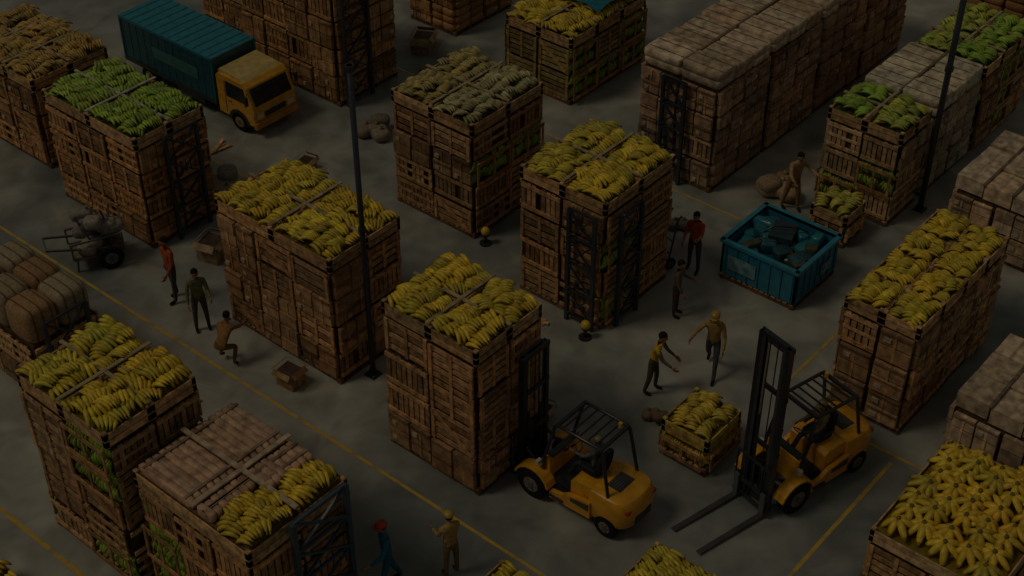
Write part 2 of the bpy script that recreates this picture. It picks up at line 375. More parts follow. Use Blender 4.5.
# ------------------------------------------------------------------ blue bin
def bluebin():
    e=empty('blue_plastic_bin',(4.75,-4.8,0)); mb=MB(); X,Y,Z=1.0,1.08,1.2; BL=(.02,.20,.32); RM=(.03,.25,.37)
    pallet(mb,-X,X,-Y,Y)
    z0=.18
    for sx in (-1,1):
        mb.box((sx*(X-.03),0,(z0+Z)/2),(.06,2*Y,Z-z0),BL,PAINT)
        for k in range(7): mb.box((sx*(X+.015),-Y+.12+k*(2*Y-.24)/6,(z0+Z)/2-.03),(.03,.05,Z-z0-.1),BL,PAINT)
        mb.box((sx*X,0,Z-.04),(.12,2*Y+.1,.09),RM,PAINT)
    for sy in (-1,1):
        mb.box((0,sy*(Y-.03),(z0+Z)/2),(2*X,.06,Z-z0),BL,PAINT)
        for k in range(7): mb.box((-X+.12+k*(2*X-.24)/6,sy*(Y+.015),(z0+Z)/2-.03),(.05,.03,Z-z0-.1),BL,PAINT)
        mb.box((0,sy*Y,Z-.04),(2*X+.1,.12,.09),RM,PAINT)
    mb.box((-X-.035,.45,.62),(.02,.8,.4),(.16,.30,.36),PAPER); mb.box((.4,-Y-.035,.6),(.5,.02,.3),(.16,.30,.36),PAPER)
    mb.box((0,0,.75),(2*X-.1,2*Y-.1,.1),(.01,.1,.14),PAINT)
    for i in range(30):
        mb.blob((U(-.74,.74),U(-.84,.84),1.0+U(-.1,.12)),(U(.3,.6),U(.25,.5),U(.2,.34)),random.choice([(.02,.15,.21),(.02,.11,.16),(.02,.19,.24),(.02,.07,.09),(.07,.08,.05)]),PAINT,.45,12,8,rz=U(0,3),jit=.08)
    mb.box((.25,.1,1.16),(.75,.6,.16),(.02,.05,.06),PAINT,rz=.3); mb.tube([(-.1,.5,1.15),(.1,.3,1.35),(.4,-.2,1.35),(.6,-.4,1.2)],.025,(.02,.03,.04),PAINT)
    mb.build('bin',e,.01)
bluebin()

def tarp():
    mb=MB(); V=[];F=[];nx,ny=14,12
    for i in range(nx+1):
        for j in range(ny+1):
            x=-.9+1.8*i/nx; y=-1.0+2.0*j/ny; z=.1+.06*math.sin(5*x+3*y)+.04*math.sin(9*y)
            V.append((x,y,z))
    for i in range(nx):
        for j in range(ny): F.append((i*(ny+1)+j,(i+1)*(ny+1)+j,(i+1)*(ny+1)+j+1,i*(ny+1)+j+1))
    mb.add(V,F,(.03,.18,.25),CLOTH,True); return mb
tarp().build('blue_tarpaulin',loc=(10.2,5.5,2.5))

def wheel(mb,c,r,w,hub=(.3,.3,.3)):
    x,y,z=c
    prof=[(-w/2,r*.55),(-w/2,r*.9),(-w/2+.03,r),(w/2-.03,r),(w/2,r*.9),(w/2,r*.55)]
    n=24; rings=[[(x+a,y+b*math.cos(2*math.pi*k/n),z+b*math.sin(2*math.pi*k/n)) for k in range(n)] for a,b in prof]
    mb.loft(rings,(.012,.012,.013),RUB,False)
    for s in (-1,1):
        mb.cyl((x+s*(w/2-.05),y,z),(x+s*(w/2+.006),y,z),r*.5,hub,PAINT,20)
        mb.cyl((x+s*w/2,y,z),(x+s*(w/2+.035),y,z),r*.2,(.1,.1,.1),PAINT,10)
        for k in range(6):
            a=k*math.pi/3; mb.cyl((x+s*w/2,y+r*.36*math.cos(a),z+r*.36*math.sin(a)),(x+s*(w/2+.02),y+r*.36*math.cos(a),z+r*.36*math.sin(a)),.02,(.08,.08,.08),PAINT,6)

# ------------------------------------------------------------------ people
def limbdir(s,fl,ab):
    f=math.radians(fl);b=math.radians(ab); return Vector((s*math.sin(b),math.sin(f)*math.cos(b),-math.cos(f)*math.cos(b)))
def human(name,loc,yaw,shirt=(.3,.05,.03),pants=(.03,.04,.06),skin=(.35,.18,.1),hat=None,hair=(.02,.015,.01),lean=4,armL=(8,10,15),armR=(8,10,15),legL=(0,3,0),legR=(0,3,0),headp=5,sleeve=True,vest=None,h=1.78,parent=None,seatz=None,shoe=(.02,.018,.015)):
    k=h/1.76; a=math.radians(lean); td=Vector((0,math.sin(a),math.cos(a)))
    P={}; P['pel']=Vector((0,0,0)); P['sp']=td*.2; P['ch']=td*.38; P['nb']=td*.5
    hd=math.radians(lean*.5+headp); hdir=Vector((0,math.sin(hd),math.cos(hd))); P['nk']=P['nb']+hdir*.08
    E=[('pel','sp'),('sp','ch'),('ch','nb'),('nb','nk')]
    for s,n,A,Lg in ((-1,'l',armL,legL),(1,'r',armR,legR)):
        P['sh'+n]=td*.455+Vector((s*.175,0,0)); d=limbdir(s,A[0],A[1]); P['el'+n]=P['sh'+n]+d*.29
        d2=limbdir(s,A[0]+A[2],A[1]*(.4 if len(A)<4 else A[3])); P['wr'+n]=P['el'+n]+d2*.25; P['_d'+n]=d2
        E+=[('ch','sh'+n),('sh'+n,'el'+n),('el'+n,'wr'+n)]
        P['hi'+n]=Vector((s*.09,0,-.06)); d=limbdir(s,Lg[0],Lg[1]); P['kn'+n]=P['hi'+n]+d*.42
        d2=limbdir(s,Lg[0]-Lg[2],Lg[1]*.5); P['an'+n]=P['kn'+n]+d2*.40
        fp=math.radians(max(-60,min(0,(Lg[0]-Lg[2])*.8)) if Lg[2]>25 and Lg[0]<Lg[2] and seatz is None else 0)
        P['to'+n]=P['an'+n]+Vector((0,.17*math.cos(fp),-.045+.17*math.sin(fp)))
        E+=[('pel','hi'+n),('hi'+n,'kn'+n),('kn'+n,'an'+n),('an'+n,'to'+n)]
    Rd=dict(pel=(.145,.11),sp=(.13,.10),ch=(.15,.11),nb=(.075,.07),nk=(.052,.052),sh=(.068,.065),el=(.048,.046),wr=(.032,.03),hi=(.095,.095),kn=(.062,.062),an=(.045,.045),to=(.042,.032))
    names=[q for q in P if q[0]!='_']; idx={q:i for i,q in enumerate(names)}
    me=bpy.data.meshes.new('tmp'); me.from_pydata([P[q] for q in names],[(idx[u],idx[v]) for u,v in E],[])
    ob=bpy.data.objects.new('tmp',me); bpy.context.collection.objects.link(ob)
    sk=ob.modifiers.new('s','SKIN'); sk.use_smooth_shade=True
    sv=me.skin_vertices[0].data
    for q in names:
        r=Rd.get(q) or Rd[q[:-1]]; sv[idx[q]].radius=r; sv[idx[q]].use_root=(q=='pel')
    ss=ob.modifiers.new('ss','SUBSURF'); ss.levels=1; ss.render_levels=1
    dg=bpy.context.evaluated_depsgraph_get(); ev=ob.evaluated_get(dg).to_mesh()
    V=[v.co.copy() for v in ev.vertices]; Fs=[tuple(p.vertices) for p in ev.polygons]; cen=[p.center.copy() for p in ev.polygons]
    bpy.data.objects.remove(ob)
    def dist(p,u,v):
        w=v-u; t=max(0,min(1,(p-u).dot(w)/w.length_squared)); return (p-(u+w*t)).length
    mb=MB(); groups={}
    for i,f in enumerate(Fs):
        c=cen[i]; b=min(E,key=lambda e:dist(c,P[e[0]],P[e[1]])-.5*((Rd.get(e[0]) or Rd[e[0][:-1]])[0]))[0:2]
        q=b[1]; 
        if q in('nk',): col,m=skin,SKIN
        elif q=='nb' or q=='ch' or q=='sp' or q[:2]=='sh': col,m=(vest or shirt),CLOTH
        elif q[:2]=='el': col,m=shirt,CLOTH
        elif q[:2]=='wr': col,m=(shirt,CLOTH) if sleeve else (skin,SKIN)
        elif q[:2]=='to': col,m=shoe,RUB
        else: col,m=pants,CLOTH
        groups.setdefault((col,m),[]).append(f)
    off=mb.n; mb.V.append(np.array([tuple(v) for v in V])); mb.n+=len(V)
    for (col,m),fl in groups.items():
        for f in fl: mb.F.append([j+off for j in f]); mb.C.append(col); mb.M.append(m); mb.S.append(True)
    hc=P['nk']+hdir*.105+Vector((0,.015,0)); Hm=Matrix.Rotation(-hd,3,'X')
    def hf(v):
        x,y,z=v
        if z<0: x*=1-.28*(-z/.12); y=y*(1-.12*(-z/.12))+.01*(-z/.12)
        return (x,y,z)
    mb.blob(hc,(.155,.195,.24),skin,SKIN,1.,18,14,M=Hm,fn=hf)
    def HP(x,y,z): return hc+Hm@Vector((x,y,z))
    mb.blob(HP(0,.1,-.015),(.03,.04,.05),skin,SKIN,1,8,6,M=Hm)
    for s in (-1,1):
        mb.blob(HP(s*.032,.087,.01),(.026,.014,.014),(.6,.58,.55),SKIN,1,8,6,M=Hm); mb.blob(HP(s*.032,.094,.01),(.011,.006,.011),(.01,.01,.01),SKIN,1,6,5,M=Hm)
        mb.box(HP(s*.032,.092,.03),(.034,.008,.007),hair,CLOTH,M=Hm); mb.blob(HP(s*.079,.0,-.005),(.018,.035,.06),skin,SKIN,1,8,6,M=Hm)
    mb.box(HP(0,.089,-.058),(.045,.008,.009),(.25,.07,.05),SKIN,M=Hm)
    def cap(v): return (v[0],v[1],max(v[2],-.02))
    mb.blob(HP(0,-.014,.035),(.172,.2,.2),hair,CLOTH,1,16,10,M=Hm,fn=lambda v:(v[0],v[1] if v[2]>.0 else min(v[1],.02),v[2]))
    if hat:
        mb.blob(HP(0,-.005,.06),(.2,.235,.17),hat,PAINT,.9,16,10,M=Hm,fn=cap)
        mb.blob(HP(0,.1,.045),(.16,.12,.02),hat,PAINT,.8,12,5,M=Hm)
    for s,n in ((-1,'l'),(1,'r')):
        w=P['wr'+n]; d=P['_d'+n].normalized(); inn=Vector((-s,0,0)); inn=(inn-d*inn.dot(d)).normalized(); sd=d.cross(inn).normalized()
        if sd.y<0 and abs(d.z)>.5: sd=-sd
        Mh=Matrix((sd,inn,d)).transposed()
        mb.blob(w+d*.05,(.082,.034,.11),skin,SKIN,.7,10,8,M=Mh)
        for i,(o,l) in enumerate(((.03,.07),(.01,.08),(-.011,.075),(-.031,.058))):
            b=w+d*.09+sd*o; p1=b+d*l*.5+inn*.008; p2=p1+d*l*.35+inn*l*.3; p3=p2+d*l*.1+inn*l*.28
            mb.tube([b,p1,p2,p3],[.0095,.0092,.0085,.006],skin,SKIN,6)
        b=w+d*.035+sd*.034; mb.tube([b,b+sd*.028+d*.022+inn*.012,b+sd*.036+d*.05+inn*.022],[.012,.010,.007],skin,SKIN,6)
    allV=np.concatenate(mb.V); zmin=allV[:,2].min()
    zz=(-zmin if seatz is None else seatz)
    mb.V=[(v+np.array([0,0,zz]))*k for v in mb.V]
    return mb.build(name,parent,loc=loc,rz=yaw)
D=math.radians
W='warehouse_worker'
human(W,(-5.75,6.1,0),D(80),shirt=(.50,.11,.04),pants=(.09,.075,.06),lean=3,armL=(10,12,30),armR=(-8,12,10),legL=(6,3,4),legR=(-6,3,4),h=1.95)
human(W,(-6.05,4.72,0),D(150),shirt=(.20,.19,.08),pants=(.08,.085,.07),armL=(25,10,60),armR=(10,12,20),legL=(0,5,0),legR=(4,5,6),h=1.85)
human(W,(-8.95,-4.36,0),D(60),shirt=(.03,.16,.24),pants=(.03,.14,.21),hat=(.5,.05,.02),lean=4,armL=(30,25,40),armR=(-15,20,10),legL=(16,4,6),legR=(-14,4,12),h=1.9)
human(W,(-7.92,-5.1,0),D(-20),shirt=(.46,.29,.10),pants=(.24,.16,.08),hat=(.5,.34,.06),lean=2,armL=(20,6,70),armR=(20,6,70),h=1.75)
human(W,(3.55,-3.05,0),D(100),shirt=(.55,.09,.04),pants=(.08,.08,.09),armL=(50,12,60),armR=(5,12,15),legL=(5,5,5),legR=(-5,5,2),h=1.85,sleeve=False)
human(W,(.58,-5.6,0),D(110),shirt=(.42,.26,.08),pants=(.08,.09,.10),hat=(.45,.27,.05),armL=(20,15,30),armR=(70,30,15),legL=(28,4,10),legR=(-22,4,18),lean=8,h=1.95)
human(W,(-.9,-4.95,0),D(-160),shirt=(.16,.13,.08),vest=(.68,.42,.03),pants=(.09,.08,.06),lean=14,armL=(25,8,25),armR=(30,8,30),legL=(10,5,14),legR=(-4,5,10),h=1.85)
human(W,(1.75,-3.75,0),D(200),shirt=(.16,.12,.08),pants=(.08,.06,.045),armL=(20,10,50),armR=(10,10,20),h=1.7)
human(W,(-6.7,3.2,0),D(-70),shirt=(.36,.19,.07),pants=(.22,.13,.06),lean=40,armL=(50,10,20),armR=(60,10,20),legL=(75,10,100),legR=(60,12,95),h=1.75,skin=(.3,.15,.08))
human(W,(7.5,-3.5,0),D(150),shirt=(.42,.28,.13),pants=(.28,.17,.08),lean=14,armL=(55,25,30),armR=(55,25,30),legL=(10,6,10),legR=(-8,6,6),h=1.95)
human(W,(-14.0,-1.5,0),D(-30),shirt=(.35,.3,.25),pants=(.06,.06,.07),hat=(.5,.3,.2),h=1.75)

# ------------------------------------------------------------------ forklift
OR=(.80,.38,.02)
def forklift(loc,rz,mast_h,fork_z=.08,fl=1.15,sc_=1.):
    e=empty('forklift',loc,rz); e.scale=(sc_,sc_,sc_)
    mb=MB(); BK=(.022,.025,.03)
    def plan(z,s,yb):
        P=[]; hw=.6*s
        P+= [(-hw,-.5,z),(hw,-.5,z)]
        for k in range(11):
            a=math.pi*k/10; P.append((hw*math.copysign(abs(math.cos(a))**.55,math.cos(a)),-.95-(yb-.95)*math.sin(a)**.7,z))
        return P
    mb.loft([plan(.28,.86,1.30),plan(.4,.98,1.42),plan(.7,1.0,1.47),plan(.92,.99,1.44),plan(1.04,.93,1.36),plan(1.08,.8,1.22)],OR,PAINT)
    mb.loft([plan(.2,.8,1.25),plan(.3,.9,1.36)],BK,PAINT)
    mb.box((0,-1.40,.56),(.5,.14,.2),BK,PAINT)
    mb.box((0,-1.30,.95),(.6,.1,.05),BK,PAINT)
    mb.box((0,-.85,1.085),(.5,.35,.02),(.05,.05,.05),PAINT)
    for k in range(5): mb.box((0,-.72-k*.06,1.1),(.44,.02,.015),(.12,.12,.12),PAINT)
    for s in (-1,1): mb.box((s*.42,-1.36,.86),(.14,.1,.09),(.4,.03,.02),PAINT)
    mb.prism([(-.55,.45),(.05,.45),(.05,.92),(-.05,1.0),(-.55,1.04)],-.5,.5,OR,PAINT)
    mb.prism([(.05,.28),(.9,.28),(.9,.42),(.62,.62),(.05,.5)],-.42,.42,BK,PAINT)
    for s in (-1,1):
        mb.prism([(-.55,.3),(.5,.25),(.5,.45),(.2,.5),(.05,.62),(-.55,.75)],s*.59-.05,s*.59+.05,OR,PAINT)
        mb.prism([(-.52,.5),(-.05,.5),(-.05,.6),(-.52,.68)],s*.645-.006,s*.645+.006,(.06,.05,.03),PAINT)
        arc=[]
        for k in range(9):
            a=math.radians(15+150*k/8); arc.append((.95+.48*math.cos(a),.38+.48*math.sin(a)))
        prof=arc+[(.95+.43*math.cos(math.radians(165-150*k/8)),.38+.43*math.sin(math.radians(165-150*k/8))) for k in range(9)]
        mb.prism(prof,s*.57-.14,s*.57+.14,OR,PAINT)
        mb.box((s*.62,.3,.36),(.14,.34,.04),BK,PAINT)
    mb.prism([(.62,.5),(.82,.5),(.78,1.12),(.66,1.16)],-.46,.46,OR,PAINT)
    mb.box((0,.68,1.17),(.8,.16,.05),BK,PAINT)
    mb.blob((0,-.18,1.12),(.5,.5,.16),BK,CLOTH,.35,14,8); mb.blob((0,-.42,1.4),(.48,.14,.52),BK,CLOTH,.4,14,8,M=Matrix.Rotation(.12,3,'X'))
    for s in (-1,1): mb.beam((s*.27,-.38,1.28),(s*.27,-.05,1.26),.05,.04,BK)
    mb.cyl((0,.62,1.05),(0,.36,1.38),.025,BK,PAINT,8)
    c=Vector((0,.34,1.4)); ax=Vector((0,-.6,.8)).normalized(); u=Vector((1,0,0)); v=ax.cross(u)
    mb.tube([c+(u*math.cos(a)+v*math.sin(a))*.17 for a in [2*math.pi*k/16 for k in range(17)]],.014,BK,PAINT,6,cap=False)
    for k in range(3): mb.beam(c,c+(u*math.cos(k*2.09)+v*math.sin(k*2.09))*.17,.02,.012,BK)
    for k in range(3): mb.cyl((.28+.06*k,.62,1.15),(.28+.06*k,.55,1.36),.01,BK,PAINT,6)
    top=2.2
    for s in (-1,1):
        mb.tube([(s*.5,.78,.6),(s*.5,.76,1.15),(s*.47,.52,top-.06),(s*.46,.44,top),(s*.46,-.6,top),(s*.46,-.68,top-.05),(s*.5,-.9,1.06)],.04,BK,PAINT,8)
        mb.box((s*.56,.86,1.0),(.12,.08,.12),(.6,.58,.5),PAINT)
    for k in range(5): 
        y=.32-k*.2; mb.box((0,y,top+.01),(.92,.03,.04),BK,PAINT)
    mb.box((0,.46,top),(.96,.07,.07),BK,PAINT); mb.box((0,-.64,top-.01),(.96,.07,.07),BK,PAINT)
    mb.cyl((.3,-.55,top+.02),(.3,-.55,top+.14),.045,(.7,.35,.02),PAINT,12)
    for s in (-1,1):
        wheel(mb,(s*.58,.95,.38),.38,.26,(.22,.19,.15)); wheel(mb,(s*.5,-.92,.28),.28,.22,(.22,.19,.15))
    mb.cyl((-.5,.95,.38),(.5,.95,.38),.09,BK,PAINT,10); mb.cyl((-.45,-.92,.28),(.45,-.92,.28),.07,BK,PAINT,10)
    y=1.47
    for s in (-1,1):
        for dy in (-.06,.06): mb.box((s*.36,y+dy,.08+mast_h/2),(.1,.02,mast_h),BK,PAINT)
        mb.box((s*.405,y,.08+mast_h/2),(.02,.14,mast_h),BK,PAINT)
        for dy in (-.04,.04): mb.box((s*.27,y+dy+.02,.14+mast_h/2),(.08,.018,mast_h-.05),(.045,.05,.06),PAINT)
        mb.box((s*.3,y+.02,.14+mast_h/2),(.02,.1,mast_h-.05),(.045,.05,.06),PAINT)
        mb.cyl((s*.2,y-.02,.15),(s*.2,y-.02,mast_h*.55),.045,BK,PAINT,10); mb.cyl((s*.2,y-.02,mast_h*.55),(s*.2,y-.02,mast_h),.025,(.6,.6,.6),CHROME,10)
        mb.box((s*.1,y+.05,mast_h/2+.3),(.03,.012,mast_h-.5),(.1,.1,.1),CHROME)
        mb.cyl((s*.36,y-.1,.95),(s*.4,.75,.5),.035,BK,PAINT,8)
    for z in (.18,mast_h*.38,mast_h*.72,mast_h+.03): mb.box((0,y-.05,z),(.86,.05,.12),BK,PAINT)
    mb.box((0,y+.04,mast_h+.08),(.64,.06,.1),BK,PAINT); mb.cyl((-.2,y,mast_h-.05),(.2,y,mast_h-.05),.05,BK,PAINT,10)
    yc=y+.13
    for z in (fork_z+.12,fork_z+.5): mb.box((0,yc,z),(1.0,.05,.1),BK,PAINT)
    for x in (-.48,-.24,0,.24,.48): mb.box((x,yc,fork_z+.85),(.035,.035,.75),BK,PAINT)
    mb.box((0,yc,fork_z+1.22),(1.0,.04,.05),BK,PAINT)
    for s in (-1,1):
        mb.box((s*.38,yc+.05,fork_z+.3),(.12,.05,.62),(.10,.10,.10),PAINT)
        mb.prism([(yc+.03,fork_z-.03),(yc+fl,fork_z-.02),(yc+fl,fork_z-.005),(yc+.1,fork_z+.025),(yc+.03,fork_z+.03)],s*.38-.06,s*.38+.06,(.06,.06,.06),PAINT)
    mb.build('truck_body',e,.012)
    return e
def driver(e,shirt):
    human('operator',(0,-.2,0),0,shirt=shirt,pants=(.03,.04,.06),hat=(.25,.2,.08),lean=-4,armL=(45,8,45),armR=(45,8,45),legL=(82,8,62),legR=(82,8,62),seatz=1.28,parent=e,h=1.66)
f1=forklift((-4.55,-5.9,0),0,3.3,.07,sc_=1.0); driver(f1,(.16,.16,.16))
f2=forklift((-.9,-9.03,0),D(90-14),4.35,.07,fl=1.75,sc_=1.02); driver(f2,(.18,.13,.08))

# ------------------------------------------------------------------ box truck (front faces local +Y)
def truck():
    e=empty('box_truck',(1.40,13.0,0),D(180)); e.scale=(.80,.86,.75); mb=MB(); T=(.015,.18,.24); S=(.02,.10,.125)
    for s in (-1,1): mb.box((s*.4,-.2,.58),(.12,6.4,.16),(.02,.02,.02),PAINT)
    mb.box((0,-1.05,1.72),(2.06,4.9,1.95),S,PAINT); mb.box((0,-1.05,2.715),(2.1,4.94,.06),(.02,.22,.30),PAINT)
    for s in (-1,1):
        mb.box((s*1.04,-1.05,.8),(.05,4.94,.14),(.03,.04,.04),PAINT); mb.box((s*1.04,-1.05,2.66),(.05,4.94,.1),T,PAINT)
        for k in range(13): mb.box((s*1.035,-3.4+k*.39,1.74),(.02,.04,1.75),(.025,.12,.14),PAINT)
        mb.box((s*1.05,-.6,1.75),(.012,2.4,.5),(.06,.20,.18),PAINT)
        for y in (-3.5,1.38): mb.box((s*1.02,y,1.72),(.08,.07,1.96),T,PAINT)
    for k in range(12): mb.box((0,-3.3+k*.41,2.755),(2.0,.05,.02),(.02,.20,.27),PAINT)
    for s in (-1,1): mb.box((s*.5,-3.52,1.7),(.94,.04,1.8),T,PAINT); mb.cyl((s*.15,-3.56,.9),(s*.15,-3.56,2.6),.02,(.3,.3,.3),CHROME,8)
    OC=(.80,.40,.03)
    prof=[(1.5,.5),(3.2,.5),(3.3,.7),(3.28,1.28),(3.0,2.05),(2.82,2.2),(1.6,2.22),(1.5,2.1)]
    mb.prism(prof,-1.0,1.0,OC,PAINT)
    mb.prism([(1.52,2.21),(2.8,2.19),(2.6,2.3),(1.6,2.36)],-.9,.9,(.66,.50,.18),PAINT)
    a=Vector((0,3.285,1.3));b=Vector((0,3.01,2.02)); dirv=(b-a).normalized(); n=Vector((0,dirv.z,-dirv.y)); M=Matrix((Vector((1,0,0)),n,dirv)).transposed()
    mb.box((a+b)/2+n*.008,(1.74,.02,.7),(.015,.02,.025),GLASS,M=M)
    for s in (-1,1):
        mb.prism([(1.95,1.35),(3.05,1.35),(2.86,2.0),(1.95,2.02)],s*1.003-.008,s*1.003+.008,(.015,.02,.025),GLASS)
        mb.box((s*1.008,1.9,1.3),(.012,.02,1.4),(.1,.06,.01),PAINT); mb.box((s*1.02,2.1,1.18),(.03,.14,.03),(.05,.05,.05),PAINT)
        mb.box((s*.74,3.3,.88),(.3,.04,.2),(.7,.6,.4),GLASS); mb.box((s*.95,3.27,.9),(.1,.06,.16),(.7,.25,.02),GLASS)
        mb.beam((s*1.0,3.05,1.9),(s*1.2,3.2,1.85),.025,.025,(.02,.02,.02)); mb.box((s*1.2,3.2,1.68),(.14,.05,.36),(.02,.02,.02),PAINT)
        arc=[(2.5+.52*math.cos(D(180*k/10)),.42+.52*math.sin(D(180*k/10))) for k in range(11)]
        mb.prism(arc,s*1.0-.02,s*1.0+.02,(.02,.02,.02),PAINT)
        wheel(mb,(s*.9,2.5,.42),.42,.24,(.4,.25,.1)); wheel(mb,(s*.88,-2.3,.42),.42,.26,(.3,.22,.12))
        mb.box((s*.98,-2.3,.9),(.2,1.1,.04),(.02,.02,.02),PAINT); mb.box((s*.9,0,.6),(.2,1.4,.35),(.03,.03,.03),PAINT)
    mb.box((0,3.32,.55),(2.04,.16,.26),(.55,.24,.03),PAINT); mb.box((0,3.31,.88),(1.0,.04,.22),(.02,.02,.02),PAINT)
    mb.box((0,3.3,1.14),(1.5,.03,.09),(.7,.42,.06),PAINT)
    mb.cyl((-.8,2.5,.42),(.8,2.5,.42),.08,(.02,.02,.02),PAINT); mb.cyl((-.8,-2.3,.42),(.8,-2.3,.42),.1,(.02,.02,.02),PAINT)
    mb.build('vehicle',e,.02)
truck()

# ------------------------------------------------------------------ clutter
def cardbox(loc,d,rz,col=(.34,.23,.13)):
    mb=MB(); mb.box((0,0,d[2]/2),d,col,PAPER)
    for s in (-1,1):
        M=Matrix.Rotation(s*.9,3,'Y'); mb.box((s*(d[0]/2+.08),0,d[2]+.04),(d[0]*.3,d[1],.012),tint(col),PAPER,M=M)
        mb.box((0,s*(d[1]/2+.07),d[2]+.05),(d[0],d[1]*.3,.012),tint(col),PAPER,M=Matrix.Rotation(-s*.8,3,'X'))
    mb.box((0,0,d[2]+.003),(d[0]*.9,d[1]*.9,.012),(.08,.05,.03),PAPER); mb.box((0,-d[1]/2-.004,d[2]*.5),(.07,.008,d[2]),(.45,.35,.22),PAPER)
    mb.build('cardboard_box',loc=loc,rz=rz)
cardbox((-3.95,6.75,0),(.65,.6,.5),.3); cardbox((-6.05,1.6,0),(.45,.5,.42),.1,(.38,.22,.1)); cardbox((7.7,10.2,0),(.8,.6,.4),.5)
cardbox((-2.2,6.2,0),(.45,.4,.3),.8); cardbox((.4,7.9,0),(.5,.4,.3),.2); cardbox((5.4,-7.5,0),(.4,.4,.3),.4); cardbox((-3.2,-3.6,0),(.4,.35,.3),.2)
def sacks(loc,n,s=.5,col=(.28,.22,.16)):
    mb=MB()
    for i in range(n):
        r=s*.5*(i>0); a=i*2.2; mb.blob((math.cos(a)*r,math.sin(a)*r,s*.28+(.25*s if i==n-1 and n>2 else 0)),(s*U(.9,1.3),s*U(.7,.9),s*.56),tint(col,.3),CLOTH,.7,14,9,rz=U(0,3),jit=.04)
        mb.tube([(math.cos(a)*r,math.sin(a)*r,s*.5),(math.cos(a)*r+.05,math.sin(a)*r,s*.7)],[.05*s,.09*s],tint(col),CLOTH,7)
    mb.build('burlap_sack_pile',loc=loc)
sacks((3.0,7.7,0),4,.6,(.26,.21,.16)); sacks((-1.8,8.9,0),4,.65,(.30,.25,.19)); sacks((-1.55,-5.55,0),3,.35,(.24,.16,.1)); sacks((8.0,-2.9,0),5,.7,(.42,.30,.18)); sacks((4.9,-1.8,0),2,.45,(.14,.13,.12))
sacks((-3.0,-.7,0),3,.5,(.22,.16,.1)); sacks((6.6,8.6,0),3,.55,(.3,.22,.15)); sacks((-8.2,9.6,0),3,.6,(.28,.23,.17))
def planks(loc,rz,n=4,L=1.1):
    mb=MB()
    for i in range(n): mb.box((U(-.15,.15),U(-.15,.15),.015+.03*i),(L*U(.7,1),.1,.026),tint(TAN,.4),WOOD,rz=U(-.7,.7))
    mb.build('loose_planks',loc=loc,rz=rz)
planks((-1.5,4.8,0),.5); planks((-7.6,.2,0),2.,3,.8); planks((-.6,-1.2,0),1.8,3,.8); planks((-.5,10.6,0),.4,3,.8); planks((-8.0,3.2,0),1.4,3,.7)
def lamp(loc):
    mb=MB(); mb.cyl((0,0,0),(0,0,.04),.16,(.03,.03,.03),RUB); mb.tube([(0,0,.04),(0,0,.3)],.05,(.05,.05,.05),PAINT,8); mb.blob((0,0,.4),(.24,.24,.24),(.8,.52,.04),PAINT,1.,14,10); mb.cyl((0,0,.28),(0,0,.31),.1,(.05,.05,.05),PAINT,12)
    mb.build('yellow_warning_beacon',loc=loc)
lamp((-.35,-2.6,0)); lamp((1.0,1.75,0)); lamp((-9.3,-3.3,0))
def handcart(loc,rz):
    mb=MB(); G=(.14,.14,.14)
    mb.box((0,0,.42),(1.3,.8,.06),(.2,.15,.1),WOOD)
    for s in (-1,1):
        mb.beam((-.65,s*.38,.45),(1.25,s*.3,.85),.05,.05,G); mb.cyl((.66,s*.38,.45),(.66,s*.38,.9),.025,G,PAINT,8); mb.cyl((-.62,s*.38,.45),(-.62,s*.38,.95),.025,G,PAINT,8)
        mb.beam((-.62,s*.38,.92),(.66,s*.38,.88),.04,.04,G); mb.beam((.55,s*.3,.42),(.6,s*.3,.0),.05,.05,G)
    mb.cyl((1.25,-.32,.85),(1.25,.32,.85),.025,G,PAINT,8); mb.cyl((-.25,-.48,.33),(-.25,.48,.33),.03,G,PAINT,8)
    for s in (-1,1):
        sv=mb.T; mb.T=Matrix.Translation((-.25,s*.5,.33))@Matrix.Rotation(math.pi/2,4,'Z'); wheel(mb,(0,0,0),.33,.09,(.2,.2,.2)); mb.T=sv
    for i in range(11): mb.blob((U(-.45,.45),U(-.25,.25),.6+.08*i),(U(.4,.7),U(.35,.55),.3),tint((.27,.24,.21),.4),CLOTH,.6,14,9,rz=U(-.5,.5),jit=.05)
    for i in range(4): mb.cyl((U(-.5,.5),U(-.3,.3),.5),(U(-.6,.6),U(-.4,.4),1.6),.03,tint(G,.4),PAINT,7)
    mb.build('hand_cart',loc=loc,rz=rz)
handcart((-5.95,8.9,0),2.7)
def sackbarrow(loc,rz):
    mb=MB(); G=(.06,.06,.06)
    for s in (-1,1): mb.tube([(s*.2,0,.12),(s*.2,-.12,.8),(s*.2,-.2,1.35),(s*.2,-.32,1.5)],.025,G,PAINT,8); wheel(mb,(s*.27,-.03,.16),.16,.07)
    for z,y in ((.4,-.05),(.75,-.11),(1.1,-.16)): mb.cyl((-.2,y,z),(.2,y,z),.018,G,PAINT,8)
    mb.box((0,.16,.06),(.42,.3,.02),G,PAINT); mb.cyl((-.27,-.03,.16),(.27,-.03,.16),.02,G,PAINT,8); mb.blob((0,.16,.3),(.4,.3,.45),(.18,.13,.09),CLOTH,.5)
    mb.build('sack_barrow',loc=loc,rz=rz)
sackbarrow((3.3,-2.3,0),1.2)
